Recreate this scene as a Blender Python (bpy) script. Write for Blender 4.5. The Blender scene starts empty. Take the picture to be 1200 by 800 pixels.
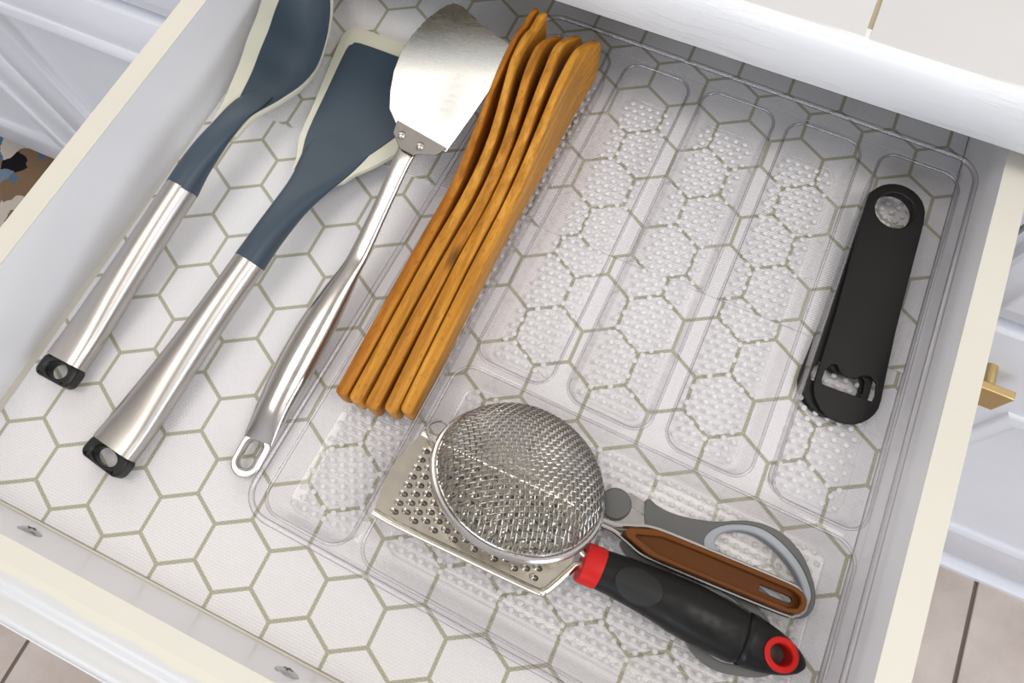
import bpy, bmesh, math, random
from mathutils import Vector, Matrix
random.seed(7)
PI = math.pi
sc = bpy.context.scene
COL = bpy.context.collection
S = 0.01                                   # all lengths below are centimetres

# ------------------------------------------------------------------ camera
cam = bpy.data.cameras.new('camera')
cam.sensor_width = 36.0
cam.lens = 833.0 / 1200.0 * 36.0
cam.clip_start = 0.01
camo = bpy.data.objects.new('camera', cam)
COL.objects.link(camo)
RX = Vector((0.91201036, 0.40963902, -0.02080819))
RY = Vector((0.37850791, -0.86007595, -0.34205428))
RZ = Vector((-0.15801541, 0.30408098, -0.93944978))
M = Matrix((RX, -RY, -RZ)).transposed().to_4x4()
M.translation = Vector((20.24921307, 1.27688109, 38.88805194)) * S
camo.matrix_world = M
sc.camera = camo

# ------------------------------------------------------------------ world, lights, exposure
w = bpy.data.worlds.new('world')
sc.world = w
w.use_nodes = True
w.node_tree.nodes['Background'].inputs[0].default_value = (0.93, 0.95, 1.0, 1)
w.node_tree.nodes['Background'].inputs[1].default_value = 0.45


def area(name, loc, target, sx, sy, power, col):
    l = bpy.data.lights.new(name, 'AREA')
    l.shape = 'RECTANGLE'
    l.size, l.size_y, l.energy, l.color = sx, sy, power, col
    o = bpy.data.objects.new(name, l)
    COL.objects.link(o)
    o.location = Vector(loc) * S
    d = (Vector(target) - Vector(loc)).normalized()
    o.rotation_euler = d.to_track_quat('-Z', 'Y').to_euler()
    return o


area('overhead_light', (-38, -10, 170), (-38, -9.9, 0), 0.7, 0.6, 7, (1.0, 0.94, 0.86))
area('overhead_light', (125, 15, 170), (125, 15.1, 0), 1.0, 0.7, 13, (1.0, 0.95, 0.89))  # added fill from above right, lifts the left wall, clear of tray reflections
area('window_daylight', (250, -60, 75), (10, 15, 0), 1.5, 1.4, 32, (0.84, 0.90, 1.0))
area('front_daylight', (-20, -212, 80), (0, 20, -20), 2.2, 1.5, 50, (0.80, 0.88, 1.0))
area('blade_reflection_light', (-98, 103, 78), (-98, 0, 77.9), 1.6, 1.25, 11, (1.0, 0.95, 0.88))  # bright panel added at back left for the turner blade to mirror
sc.view_settings.view_transform = 'Standard'
sc.view_settings.look = 'None'
sc.view_settings.gamma = 1
sc.view_settings.use_curve_mapping = False
sc.view_settings.exposure = 0.04
sc.cycles.transparent_max_bounces = 40
sc.cycles.max_bounces = 14

# ------------------------------------------------------------------ helpers
ORG = {}


def tag(o, label=None, cat=None, group=None, kind=None):
    if label: o['label'] = label
    if cat: o['category'] = cat
    if group: o['group'] = group
    if kind: o['kind'] = kind
    return o


def thing(name, org, label, cat, group=None, kind=None):
    o = bpy.data.objects.new(name, None)
    o.empty_display_size = 0.02
    COL.objects.link(o)
    o.location = Vector(org) * S
    ORG[o] = Vector(org)
    return tag(o, label, cat, group, kind)


def obj(name, vf, mat, parent=None, smooth=True, org=None, bevel=0, seg=2, angle=35):
    """one mesh object; vertices in world centimetres"""
    v, f = vf
    og = ORG[parent] if parent is not None else Vector(org or (0, 0, 0))
    me = bpy.data.meshes.new(name)
    me.from_pydata([(Vector(p) - og) * S for p in v], [], f)
    bm = bmesh.new(); bm.from_mesh(me)
    bmesh.ops.recalc_face_normals(bm, faces=bm.faces)
    bm.to_mesh(me); bm.free()
    if smooth:
        me.polygons.foreach_set('use_smooth', [True] * len(me.polygons))
        me.set_sharp_from_angle(angle=math.radians(angle))
    me.materials.append(mat)
    o = bpy.data.objects.new(name, me)
    COL.objects.link(o)
    ORG[o] = og
    if parent is not None:
        o.parent = parent
    else:
        o.location = og * S
    if bevel:
        b = o.modifiers.new('bevel', 'BEVEL')
        b.width = bevel * S; b.segments = seg; b.limit_method = 'ANGLE'
        b.angle_limit = math.radians(40)
        b.use_clamp_overlap = True
    return o


def box(x0, x1, y0, y1, z0, z1):
    v = [(x, y, z) for x in (x0, x1) for y in (y0, y1) for z in (z0, z1)]
    return v, [(0, 1, 3, 2), (4, 6, 7, 5), (0, 4, 5, 1), (2, 3, 7, 6), (0, 2, 6, 4), (1, 5, 7, 3)]


def join(*vfs):
    V, F = [], []
    for v, f in vfs:
        n = len(V)
        V += list(v)
        F += [tuple(i + n for i in q) for q in f]
    return V, F


def loft(rings, cap=True, closed=True):
    n = len(rings[0]); V = []; F = []
    for r in rings: V += [tuple(p) for p in r]
    for i in range(len(rings) - 1):
        for j in range(n if closed else n - 1):
            k = (j + 1) % n
            F.append((i * n + j, i * n + k, (i + 1) * n + k, (i + 1) * n + j))
    if cap:
        F.append(tuple(range(n))[::-1]); F.append(tuple((len(rings) - 1) * n + j for j in range(n)))
    return V, F


def tube(pts, r, n=8, cap=True, closed=False):
    P = [Vector(p) for p in pts]; rings = []; up = None; m = len(P)
    for i, p in enumerate(P):
        if closed: t = P[(i + 1) % m] - P[i - 1]
        else: t = P[min(i + 1, m - 1)] - P[max(i - 1, 0)]
        t.normalize()
        if up is None:
            up = Vector((0, 0, 1)) if abs(t.z) < .9 else Vector((1, 0, 0))
        up = (up - t * up.dot(t)).normalized()
        s = t.cross(up)
        rr = r[i] if isinstance(r, (list, tuple)) else r
        rings.append([p + (up * math.cos(a) + s * math.sin(a)) * rr for a in [2 * PI * k / n for k in range(n)]])
    if closed: rings.append(rings[0])
    return loft(rings, cap and not closed)


def smoothpts(pts, per=6, closed=False):
    """Catmull-Rom through points of any dimension"""
    P = [list(p) for p in pts]; n = len(P); out = []
    for i in range(n if closed else n - 1):
        g = lambda k: P[k % n] if closed else P[max(0, min(n - 1, k))]
        a, b, c, d = g(i - 1), g(i), g(i + 1), g(i + 2)
        for k in range(per):
            t = k / per
            out.append([.5 * (2 * b[q] + (c[q] - a[q]) * t + (2 * a[q] - 5 * b[q] + 4 * c[q] - d[q]) * t * t
                              + (3 * b[q] - a[q] - 3 * c[q] + d[q]) * t ** 3) for q in range(len(b))])
    if not closed: out.append(P[-1])
    return out


def fill2d(outline, holes=()):
    """triangulated flat region; returns 2D verts, faces and the loops as index lists"""
    bm = bmesh.new(); es = []; loops = []; k = 0
    for lp in [outline] + list(holes):
        vs = [bm.verts.new((p[0], p[1], 0)) for p in lp]
        es += [bm.edges.new((vs[i], vs[(i + 1) % len(vs)])) for i in range(len(vs))]
        loops.append(list(range(k, k + len(vs)))); k += len(vs)
    bm.verts.index_update()
    bmesh.ops.triangle_fill(bm, use_beauty=True, use_dissolve=False, edges=es)
    bm.verts.index_update()
    v = [(q.co.x, q.co.y) for q in bm.verts]
    f = [tuple(q.index for q in face.verts) for face in bm.faces]
    bm.free()
    return v, f, loops


def plate(outline, holes, top, thick):
    """a sheet with holes; top(x, y) gives the upper height (planar)"""
    v, f, loops = fill2d(outline, holes); n = len(v)
    V = [(x, y, top(x, y)) for x, y in v] + [(x, y, top(x, y) - thick) for x, y in v]
    F = [tuple(q) for q in f] + [tuple(i + n for i in q)[::-1] for q in f]
    for lp in loops:
        for i in range(len(lp)):
            a, b = lp[i], lp[(i + 1) % len(lp)]
            F.append((a, b, b + n, a + n))
    return V, F


def rrect(x0, x1, y0, y1, r, n=5):
    out = []
    for cx, cy, a0 in ((x1 - r, y1 - r, 0), (x0 + r, y1 - r, 90), (x0 + r, y0 + r, 180), (x1 - r, y0 + r, 270)):
        for k in range(n + 1):
            a = math.radians(a0 + 90 * k / n)
            out.append((cx + r * math.cos(a), cy + r * math.sin(a)))
    return out


def oval(cx, cy, a, b, n=20, rot=0.0):
    c, s = math.cos(rot), math.sin(rot)
    return [(cx + a * math.cos(t) * c - b * math.sin(t) * s, cy + a * math.cos(t) * s + b * math.sin(t) * c)
            for t in [2 * PI * k / n for k in range(n)]]


def sect(c, u, hw, hh, n=20, p=2.0, vv=(0, 0, 1)):
    """super-ellipse section at c: half width hw along u, half height hh along vv"""
    c, u, vv = Vector(c), Vector(u).normalized(), Vector(vv).normalized()
    out = []
    for k in range(n):
        a = 2 * PI * k / n
        ca, sa = math.cos(a), math.sin(a)
        out.append(c + u * hw * math.copysign(abs(ca) ** (2 / p), ca) + vv * hh * math.copysign(abs(sa) ** (2 / p), sa))
    return out


def spine(stations, n=20, p=2.0, per=4, cap=True, expo=None):
    """loft along stations (x, y, z, half width, half height)"""
    st = smoothpts(stations, per)
    rings = []
    for i, s in enumerate(st):
        a, b = st[max(i - 1, 0)], st[min(i + 1, len(st) - 1)]
        t = Vector((b[0] - a[0], b[1] - a[1], b[2] - a[2])).normalized()
        u = Vector((t.y, -t.x, 0)).normalized()
        vv = u.cross(t)
        rings.append(sect(s[:3], u, max(s[3], .01), max(s[4], .01), n, s[5] if len(s) > 5 else p, vv))
    return loft(rings, cap)


# ------------------------------------------------------------------ materials
def mat(name, col, rough=.5, metal=0., spec=.5, **kw):
    m = bpy.data.materials.new(name); m.use_nodes = True
    b = m.node_tree.nodes['Principled BSDF']
    b.inputs['Base Color'].default_value = (*col, 1)
    b.inputs['Roughness'].default_value = rough
    b.inputs['Metallic'].default_value = metal
    b.inputs['Specular IOR Level'].default_value = spec
    for k, v in kw.items(): b.inputs[k.replace('_', ' ')].default_value = v
    return m


def nd(m, t, ins=None, **props):
    n = m.node_tree.nodes.new(t)
    for k, v in props.items(): setattr(n, k, v)
    for k, v in (ins or {}).items():
        if hasattr(v, 'is_output'): m.node_tree.links.new(v, n.inputs[k])
        else: n.inputs[k].default_value = v
    return n


def mth(m, op, a, b=0.0, c=0.0):
    return nd(m, 'ShaderNodeMath', {0: a, 1: b, 2: c}, operation=op).outputs[0]


def mixc(m, fac, a, b):
    n = nd(m, 'ShaderNodeMix', {0: fac, 6: a, 7: b}, data_type='RGBA')
    return n.outputs[2]


def setin(m, k, v):
    m.node_tree.links.new(v, m.node_tree.nodes['Principled BSDF'].inputs[k])


def noise(m, vec, scale, detail=3, rough=.5):
    return nd(m, 'ShaderNodeTexNoise', {'Vector': vec, 'Scale': scale, 'Detail': detail, 'Roughness': rough})


def objco(m, sx=1, sy=1, sz=1):
    tc = nd(m, 'ShaderNodeTexCoord')
    return nd(m, 'ShaderNodeMapping', {'Vector': tc.outputs['Object'], 'Scale': (sx, sy, sz)}).outputs[0]


def bump(m, h, strength, dist=.001):
    n = nd(m, 'ShaderNodeBump', {'Height': h, 'Strength': strength, 'Distance': dist})
    setin(m, 'Normal', n.outputs[0])


def ramp(m, fac, stops):
    n = nd(m, 'ShaderNodeValToRGB', {0: fac})
    e = n.color_ramp.elements
    while len(e) < len(stops): e.new(.5)
    for q, (p, c) in zip(e, stops): q.position = p; q.color = (*c, 1)
    return n.outputs[0]


def painted(name, col, rough=.38, grain=0.0, axis=(1, 1, 1), var=.04):
    m = mat(name, col, rough)
    v = objco(m, *axis)
    n = noise(m, v, 18, 4, .6)
    c2 = tuple(x * (1 - var * 2.2) for x in col)
    setin(m, 'Base Color', mixc(m, n.outputs[0], (*col, 1), (*c2, 1)))
    if grain: bump(m, noise(m, v, 60, 5, .65).outputs[0], grain, .0012)
    return m


def liner_mat(name, rib=1.0):
    m = mat(name, (.8, .8, .8), .42, spec=.35)
    tc = nd(m, 'ShaderNodeTexCoord')
    sep = nd(m, 'ShaderNodeSeparateXYZ', {0: tc.outputs['Object']})
    x = mth(m, 'MULTIPLY', sep.outputs[0], 50.0)
    y = mth(m, 'MULTIPLY', sep.outputs[1], 50.0 / 1.00880302)
    r3 = math.sqrt(3)

    def cell(ox, oy):
        a = mth(m, 'SUBTRACT', mth(m, 'FLOORED_MODULO', mth(m, 'ADD', x, ox), r3), r3 / 2)
        b = mth(m, 'SUBTRACT', mth(m, 'FLOORED_MODULO', mth(m, 'ADD', y, oy), 3.0), 1.5)
        ax, ay = mth(m, 'ABSOLUTE', a), mth(m, 'ABSOLUTE', b)
        return mth(m, 'MAXIMUM', ax, mth(m, 'ADD', mth(m, 'MULTIPLY', ax, .5), mth(m, 'MULTIPLY', ay, r3 / 2)))
    d = mth(m, 'MINIMUM', cell(r3 / 2, 1.5), cell(0, 0))
    wob = noise(m, tc.outputs['Object'], 900, 2).outputs[0]
    d2 = mth(m, 'ADD', d, mth(m, 'MULTIPLY', mth(m, 'SUBTRACT', wob, .5), .018))
    line = nd(m, 'ShaderNodeMapRange', {0: d2, 1: r3 / 2 - .062, 2: r3 / 2 - .044}).outputs[0]
    # woven emboss: fine ribs along x broken into stitches
    ribs = mth(m, 'SINE', mth(m, 'MULTIPLY', y, 2 * PI * 13.0))
    st = mth(m, 'SINE', mth(m, 'ADD', mth(m, 'MULTIPLY', x, 2 * PI * 9.0),
                            mth(m, 'MULTIPLY', mth(m, 'FLOOR', mth(m, 'MULTIPLY', y, 13.0)), PI)))
    h = mth(m, 'ADD', ribs, mth(m, 'MULTIPLY', st, .8))
    fleck = nd(m, 'ShaderNodeMapRange', {0: h, 1: .7, 2: 1.6}).outputs[0]
    white = mixc(m, fleck, (.775, .762, .775, 1), (.84, .83, .84, 1))
    olive = mixc(m, fleck, (.41, .40, .30, 1), (.50, .49, .385, 1))
    setin(m, 'Base Color', mixc(m, line, white, olive))
    bump(m, h, .28 * rib, .0003)
    return m


M_liner = liner_mat('hexagon_print_vinyl')
M_liner2 = liner_mat('hexagon_print_vinyl_back', 1.6)
M_cream = painted('cream_drawer_paint', (.655, .625, .54), .45, .05, (1, 1, 1), .03)
M_inner = painted('white_melamine', (.80, .80, .82), .26, .03, (1, 1, 1), .02)
M_cab = painted('white_cabinet_paint', (.80, .81, .85), .32, .04)
M_rail = painted('white_wood_edge_paint', (.80, .80, .80), .38, 0)
_v = objco(M_rail, .12, 1, 1)
_n = noise(M_rail, _v, 120, 6, .7).outputs[0]
bump(M_rail, nd(M_rail, 'ShaderNodeMapRange', {0: _n, 1: .52, 2: .60}).outputs[0], .35, .0006)
M_tile = painted('glazed_white_tile', (.61, .60, .585), .16, .02, (1, 1, 1), .015)
M_grout = painted('tan_grout', (.55, .47, .33), .8)
M_dark = painted('raw_cabinet_board', (.55, .52, .50), .6)
M_ftile = mat('beige_floor_tile', (.6, .5, .45), .38)
_n = noise(M_ftile, objco(M_ftile), 9, 6, .65).outputs[0]
setin(M_ftile, 'Base Color', ramp(M_ftile, _n, [(.3, (.40, .33, .285)), (.55, (.50, .425, .38)), (.75, (.57, .50, .455))]))
M_fgrout = mat('taupe_floor_grout', (.16, .125, .095), .85)
M_brass = mat('brushed_brass', (.60, .44, .20), .38, 1.0)
M_screw = mat('zinc_screw', (.50, .52, .52), .3, 1.0)
M_screwdark = mat('screw_slot', (.1, .1, .1), .5, .8)


def steel(name, col=(.60, .58, .56), rough=.22, streak=(1, 1, 1), amt=.12):
    m = mat(name, col, rough, 1.0)
    n = noise(m, objco(m, *streak), 160, 4, .6).outputs[0]
    r = nd(m, 'ShaderNodeMapRange', {0: n, 1: .3, 2: .7, 3: rough - amt * .6, 4: rough + amt}).outputs[0]
    setin(m, 'Roughness', r)
    return m


M_steel = steel('brushed_handle_steel', (.50, .475, .45), .31, (8, .1, 8), .03)
M_blade = steel('worn_blade_steel', (.86, .84, .79), .26, (.4, 2, 1), .05)
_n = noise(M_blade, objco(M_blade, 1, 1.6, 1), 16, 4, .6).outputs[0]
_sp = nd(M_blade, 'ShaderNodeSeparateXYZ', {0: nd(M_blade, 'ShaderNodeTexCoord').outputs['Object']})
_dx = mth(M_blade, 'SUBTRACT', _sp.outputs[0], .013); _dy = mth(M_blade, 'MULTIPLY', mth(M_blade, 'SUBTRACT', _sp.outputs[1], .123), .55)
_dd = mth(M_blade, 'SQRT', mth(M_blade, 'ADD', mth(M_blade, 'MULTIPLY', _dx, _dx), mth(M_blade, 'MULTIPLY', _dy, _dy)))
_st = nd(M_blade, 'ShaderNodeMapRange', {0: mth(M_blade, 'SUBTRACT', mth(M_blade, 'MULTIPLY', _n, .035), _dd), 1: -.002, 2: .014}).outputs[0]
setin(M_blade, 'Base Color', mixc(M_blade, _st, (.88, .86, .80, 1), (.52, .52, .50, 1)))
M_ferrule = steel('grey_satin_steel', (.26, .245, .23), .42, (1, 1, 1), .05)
M_stamped = steel('polished_stamped_steel', (.60, .575, .55), .18, (1, 1, 1), .05)
M_grater = steel('grater_steel', (.70, .655, .57), .20, (1, 1, 1), .05)
M_wire = steel('mesh_wire_steel', (.37, .35, .32), .33, (1, 1, 1), .05)
M_navy = mat('slate_blue_silicone', (.050, .083, .120), .42, spec=.4)
_n = noise(M_navy, objco(M_navy), 40, 3).outputs[0]
setin(M_navy, 'Base Color', mixc(M_navy, _n, (.036, .056, .078, 1), (.046, .068, .092, 1)))
M_pale = mat('translucent_cream_silicone', (.66, .65, .53), .38, spec=.4)
M_pale.node_tree.nodes['Principled BSDF'].inputs['Subsurface Weight'].default_value = .35
M_pale.node_tree.nodes['Principled BSDF'].inputs['Subsurface Radius'].default_value = (.004, .004, .003)
M_black = mat('black_plastic', (.009, .009, .0085), .36, spec=.4)
M_opener = mat('matte_black_coating', (.010, .0095, .009), .42, spec=.28)
bump(M_opener, noise(M_opener, objco(M_opener), 2500, 2).outputs[0], .12, .0002)
M_rubber = mat('black_soft_grip', (.008, .008, .0075), .48, spec=.22)
_n = noise(M_rubber, objco(M_rubber), 120, 5, .7).outputs[0]
setin(M_rubber, 'Roughness', nd(M_rubber, 'ShaderNodeMapRange', {0: _n, 1: .35, 2: .7, 3: .30, 4: .60}).outputs[0])
M_thumb = mat('dark_grey_thumb_pad', (.016, .0165, .0155), .55, spec=.3)
M_red = mat('red_plastic', (.50, .013, .011), .42, spec=.2)
M_brown = mat('brown_silicone', (.125, .040, .007), .5, spec=.15)
M_greyg = mat('dark_grey_scissor_grip', (.105, .108, .104), .46)
M_paleg = mat('pale_blue_grey_lining', (.36, .39, .43), .45)


def bamboo(name, a, b, seed, knot=None):
    m = mat(name, a, .45, spec=.2)
    v = nd(m, 'ShaderNodeMapping', {'Vector': nd(m, 'ShaderNodeTexCoord').outputs['Object'],
                                    'Location': (seed * .37, seed * .11, 0), 'Scale': (1, .06, 1)}).outputs[0]
    n1 = noise(m, v, 260, 5, .7).outputs[0]
    v2 = objco(m, 1, .45, 1)
    n2 = noise(m, v2, 520, 2).outputs[0]
    c = ramp(m, n1, [(.32, tuple(x * .62 for x in a)), (.5, a), (.68, b)])
    dk = nd(m, 'ShaderNodeMapRange', {0: n2, 1: .60, 2: .68, 3: 0, 4: .45}).outputs[0]
    c = mixc(m, dk, c, (*[x * .5 for x in a], 1))
    if knot:                                             # scorched knot in the wood
        p = nd(m, 'ShaderNodeTexCoord').outputs['Object']
        q = nd(m, 'ShaderNodeVectorMath', {0: p, 1: knot}, operation='SUBTRACT').outputs[0]
        q = nd(m, 'ShaderNodeVectorMath', {0: q, 1: (1, .45, .5)}, operation='MULTIPLY').outputs[0]
        l = nd(m, 'ShaderNodeVectorMath', {0: q}, operation='LENGTH').outputs['Value']
        l = mth(m, 'ADD', l, mth(m, 'MULTIPLY', n1, .003))
        k = nd(m, 'ShaderNodeMapRange', {0: l, 1: .0062, 2: .0025, 3: 0, 4: .85}).outputs[0]
        c = mixc(m, k, c, (.055, .022, .006, 1))
    setin(m, 'Base Color', c)
    return m


def clear_plastic(name, tint=(.998, .996, .998), white_mix=0.0, f0=.032, edgec=(.62, .58, .60), ep=5.0, gr=.05):
    m = bpy.data.materials.new(name); m.use_nodes = True
    nt = m.node_tree
    nt.nodes.remove(nt.nodes['Principled BSDF'])
    lw = nd(m, 'ShaderNodeLayerWeight', {'Blend': .5})
    f5 = mth(m, 'POWER', lw.outputs['Facing'], 5.0)
    fr = mth(m, 'ADD', mth(m, 'MULTIPLY', f5, .9 - f0), f0)
    edge = mth(m, 'POWER', lw.outputs['Facing'], ep)
    tcol = mixc(m, edge, (*tint, 1), (*edgec, 1))
    tr = nd(m, 'ShaderNodeBsdfTransparent', {'Color': tcol})
    gl = nd(m, 'ShaderNodeBsdfGlossy', {'Roughness': gr})
    mx = nd(m, 'ShaderNodeMixShader', {0: fr, 1: tr.outputs[0], 2: gl.outputs[0]})
    out = mx
    if white_mix:
        df = nd(m, 'ShaderNodeBsdfDiffuse', {'Color': (.95, .95, .95, 1)})
        tl = nd(m, 'ShaderNodeBsdfTranslucent', {'Color': (.95, .95, .95, 1)})
        d2 = nd(m, 'ShaderNodeMixShader', {0: .45, 1: df.outputs[0], 2: tl.outputs[0]})
        out = nd(m, 'ShaderNodeMixShader', {0: white_mix, 1: mx.outputs[0], 2: d2.outputs[0]})
    nt.links.new(out.outputs[0], nt.nodes['Material Output'].inputs['Surface'])
    return m


M_clear = clear_plastic('clear_acrylic')
M_edge = clear_plastic('clear_acrylic_bend', (.90, .885, .90), 0, .07)  # tint on the bends stands in for refraction lines
M_bead = clear_plastic('thick_acrylic_edge', (.95, .94, .95), 0, .08, (.27, .235, .25), 2.0, .24)  # dark grazing tint imitates refracted edge lines
M_nub = clear_plastic('nub_painted_light', (.99, .99, .99), .82, .16, (.9, .9, .9), 5.0, .3)  # white mixed in to imitate light focused by clear nubs

M_rug = mat('patterned_rug_pile', (.3, .2, .15), .95, spec=.1)
_v = objco(M_rug)
_vo = nd(M_rug, 'ShaderNodeTexVoronoi', {'Vector': nd(M_rug, 'ShaderNodeVectorMath', {0: _v, 1: nd(M_rug, 'ShaderNodeVectorMath', {0: noise(M_rug, _v, 22, 3).outputs[1], 1: (.05, .05, .05)}, operation='MULTIPLY').outputs[0]}).outputs[0], 'Scale': 26.0})
_sep = nd(M_rug, 'ShaderNodeSeparateColor', {0: _vo.outputs['Color']})
_rc = nd(M_rug, 'ShaderNodeValToRGB', {0: _sep.outputs[0]})
_rc.color_ramp.interpolation = 'CONSTANT'
_e = _rc.color_ramp.elements
for _ in range(4): _e.new(.5)
for q, (p, c) in zip(_e, [(0, (.27, .17, .10)), (.48, (.10, .19, .33)), (.60, (.012, .03, .09)), (.69, (.20, .28, .36)), (.76, (.66, .58, .50)), (.88, (.015, .013, .015))]):
    q.position = p; q.color = (*c, 1)
setin(M_rug, 'Base Color', _rc.outputs[0])
bump(M_rug, noise(M_rug, _v, 700, 3).outputs[0], .8, .003)

# ------------------------------------------------------------------ setting: floor, cabinets, worktop
fl = obj('floor', box(-260, 260, -220, 105, -74, -71.35), M_fgrout, org=(0, 0, -72))
tag(fl, kind='structure')
GX, P = 17.5, 30.5
tile_me = None
for i in range(-5, 4):
    for j in range(-4, 3):
        x0, y0 = GX + i * P, 10 + j * P
        if tile_me is None:
            t = obj('floor_tile', box(-P / 2 + .3, P / 2 - .3, -P / 2 + .3, P / 2 - .3, -71.4, -71), M_ftile, parent=None, bevel=.12)
            tile_me = t.data; t.parent = fl
            t.location = (Vector((x0 + P / 2, y0 + P / 2, 0)) - ORG[fl]) * S
        else:
            c = t.copy(); COL.objects.link(c); c.parent = fl
            c.location = (Vector((x0 + P / 2, y0 + P / 2, 0)) - ORG[fl]) * S

M_wall = mat('warm_white_wall_paint', (.66, .64, .62), .7)
for nm, bx_ in (('wall_back', box(-262, 262, 105, 108, -71, 172)), ('wall_front', box(-262, 262, -223, -220, -71, 172)),
                ('wall_left', box(-265, -262, -223, 108, -71, 172)), ('wall_right', box(262, 265, -223, 108, -71, 172)),
                ('ceiling', box(-265, 265, -223, 108, 172, 175))):
    tag(obj(nm, bx_, M_wall, smooth=False), kind='structure')

rug = obj('rug', box(-175, -63, -70, 38.5, -71, -69.9), M_rug, org=(-119, -20, -71), bevel=.3)
tag(rug, 'rug patterned in brown, blue, cream and black on the tiled floor', 'rug')

YF = 33.0                                              # face plane of the cabinet run


def panel_door(parent, name, x0, x1, z0, z1, stile, rail=7.0, yf=YF):
    """frame-and-panel front: flat frame, moulded bevel, recessed centre"""
    d = [(0, 0.0), (stile, 0.0), (stile + .5, .7), (stile + 1.4, .9), (stile + 1.7, 1.0)]
    rings = []
    k = rail / stile
    prof = [(0, 1.9), (0, .35), (.35, 0), (stile - 1.1, 0), (stile - .8, -.4), (stile - .1, -.6), (stile + .5, -.4), (stile + .8, .1), (stile + 1.1, .3), (stile + 1.6, .34)]
    for ins, dep in prof:
        iz = ins if ins < 1 else ins - stile + rail
        rings.append([(x0 + ins, yf - 1.9 + dep, z0 + iz), (x1 - ins, yf - 1.9 + dep, z0 + iz), (x1 - ins, yf - 1.9 + dep, z1 - iz), (x0 + ins, yf - 1.9 + dep, z1 - iz)])
    return obj(name, loft(rings), M_cab, parent, angle=50)


def slab_front(parent, name, x0, x1, z0, z1, yf=YF):
    rings = []
    for ins, dep in [(0, 1.9), (0, .8), (.3, .55), (1.6, .35), (1.9, .05), (2.3, 0)]:
        rings.append([(x0 + ins, yf - 1.9 + dep, z0 + ins), (x1 - ins, yf - 1.9 + dep, z0 + ins), (x1 - ins, yf - 1.9 + dep, z1 - ins), (x0 + ins, yf - 1.9 + dep, z1 - ins)])
    return obj(name, loft(rings), M_cab, parent, angle=50)


def carcass(x0, x1, parent, zb=-60.5, front=True):
    obj('side_panel', box(x0, x0 + 1.6, YF + 1.9, 84, zb, 8.8), M_cab, parent, False)
    obj('side_panel', box(x1 - 1.6, x1, YF + 1.9, 84, zb, 8.8), M_cab, parent, False)
    obj('back_panel', box(x0 + 1.6, x1 - 1.6, 83, 84, zb, 8.8), M_dark, parent, False)
    obj('base_panel', box(x0 + 1.6, x1 - 1.6, YF + 1.9, 83, zb, zb + 1.6), M_dark, parent, False)


# cabinet on the left of the open drawer
cl = thing('base_cabinet', (-72, 50, -71), 'white base cabinet with a pair of framed doors, standing beside the patterned rug', 'cabinet')
carcass(-103, -18.2, cl)
obj('face_frame', join(box(-103, -18.2, YF, YF + 1.9, -60.5, -56), box(-103, -18.2, YF, YF + 1.9, 5, 8.8), box(-103, -98, YF, YF + 1.9, -56, 5), box(-23, -18.2, YF, YF + 1.9, -56, 5)), M_cab, cl, False)
slab_front(cl, 'drawer_front', -102.5, -18.8, -8.6, 6.0)
panel_door(cl, 'door', -60.6, -18.8, -57.2, -9.2, 7.2)
panel_door(cl, 'door', -102.5, -61.2, -57.2, -9.2, 7.2)
obj('toe_kick', box(-103, -18.2, 40, 41.5, -71, -60.5), M_cab, cl, False)

# cabinet that the open drawer belongs to
cc = thing('base_cabinet', (10, 50, -71), 'white base cabinet whose top drawer is pulled out', 'cabinet')
carcass(-17.8, 38.9, cc)
obj('face_frame', join(box(-17.8, -14.5, YF, YF + 1.9, -60.5, 8.8), box(37.2, 38.9, YF, YF + 1.9, -60.5, 8.8), box(-14.5, 37.2, YF, YF + 1.9, -8, -3.5)), M_cab, cc, False)
panel_door(cc, 'door', -17.2, 10.4, -57.2, -9.2, 6)
panel_door(cc, 'door', 10.8, 38.4, -57.2, -9.2, 6)
obj('drawer_runner', box(-14.45, -13.6, YF + 2, 80, .5, 2.0), M_screw, cc, False)
obj('drawer_runner', box(36.45, 37.15, YF + 2, 80, .5, 2.0), M_screw, cc, False)
obj('toe_kick', box(-17.8, 38.9, 40, 41.5, -71, -60.5), M_cab, cc, False)

# cabinet on the right of the open drawer
cr = thing('base_cabinet', (80, 50, -71), 'white base cabinet with a square brass knob and baseboard strip on the floor tiles', 'cabinet')
carcass(39.3, 118, cr, -71)
obj('face_frame', join(box(39.3, 118, YF, YF + 1.9, -71, -66), box(39.3, 118, YF, YF + 1.9, 5, 8.8), box(39.3, 41.8, YF, YF + 1.9, -66, 5), box(114, 118, YF, YF + 1.9, -66, 5)), M_cab, cr, False)
slab_front(cr, 'drawer_front', 39.8, 117.5, -7.9, 6.0)
dr = panel_door(cr, 'door', 39.8, 117.5, -66.4, -8.5, 12.0, 12.0)
kn = thing('knob', (46.6, 31, -15.6), None, None)
kn.parent = cr; kn.location = (Vector((46.6, 31, -15.6)) - ORG[cr]) * S
kn['label'] = 'square brushed brass knob'
obj('knob_post', tube([(45.7, 31.15, -13.4), (45.7, 29.3, -13.4)], .5, 16), M_brass, kn)
obj('knob_plate', box(44.0, 47.5, 28.7, 29.4, -15.6, -12.7), M_brass, kn, bevel=.1)
obj('baseboard_strip', loft([[(x, 30.2, -71), (x, 30.2, -69.6), (x, 30.6, -69.1), (x, 33, -68.9), (x, 33, -71)] for x in (39.3, 118)]), M_cab, cr, False)

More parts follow.
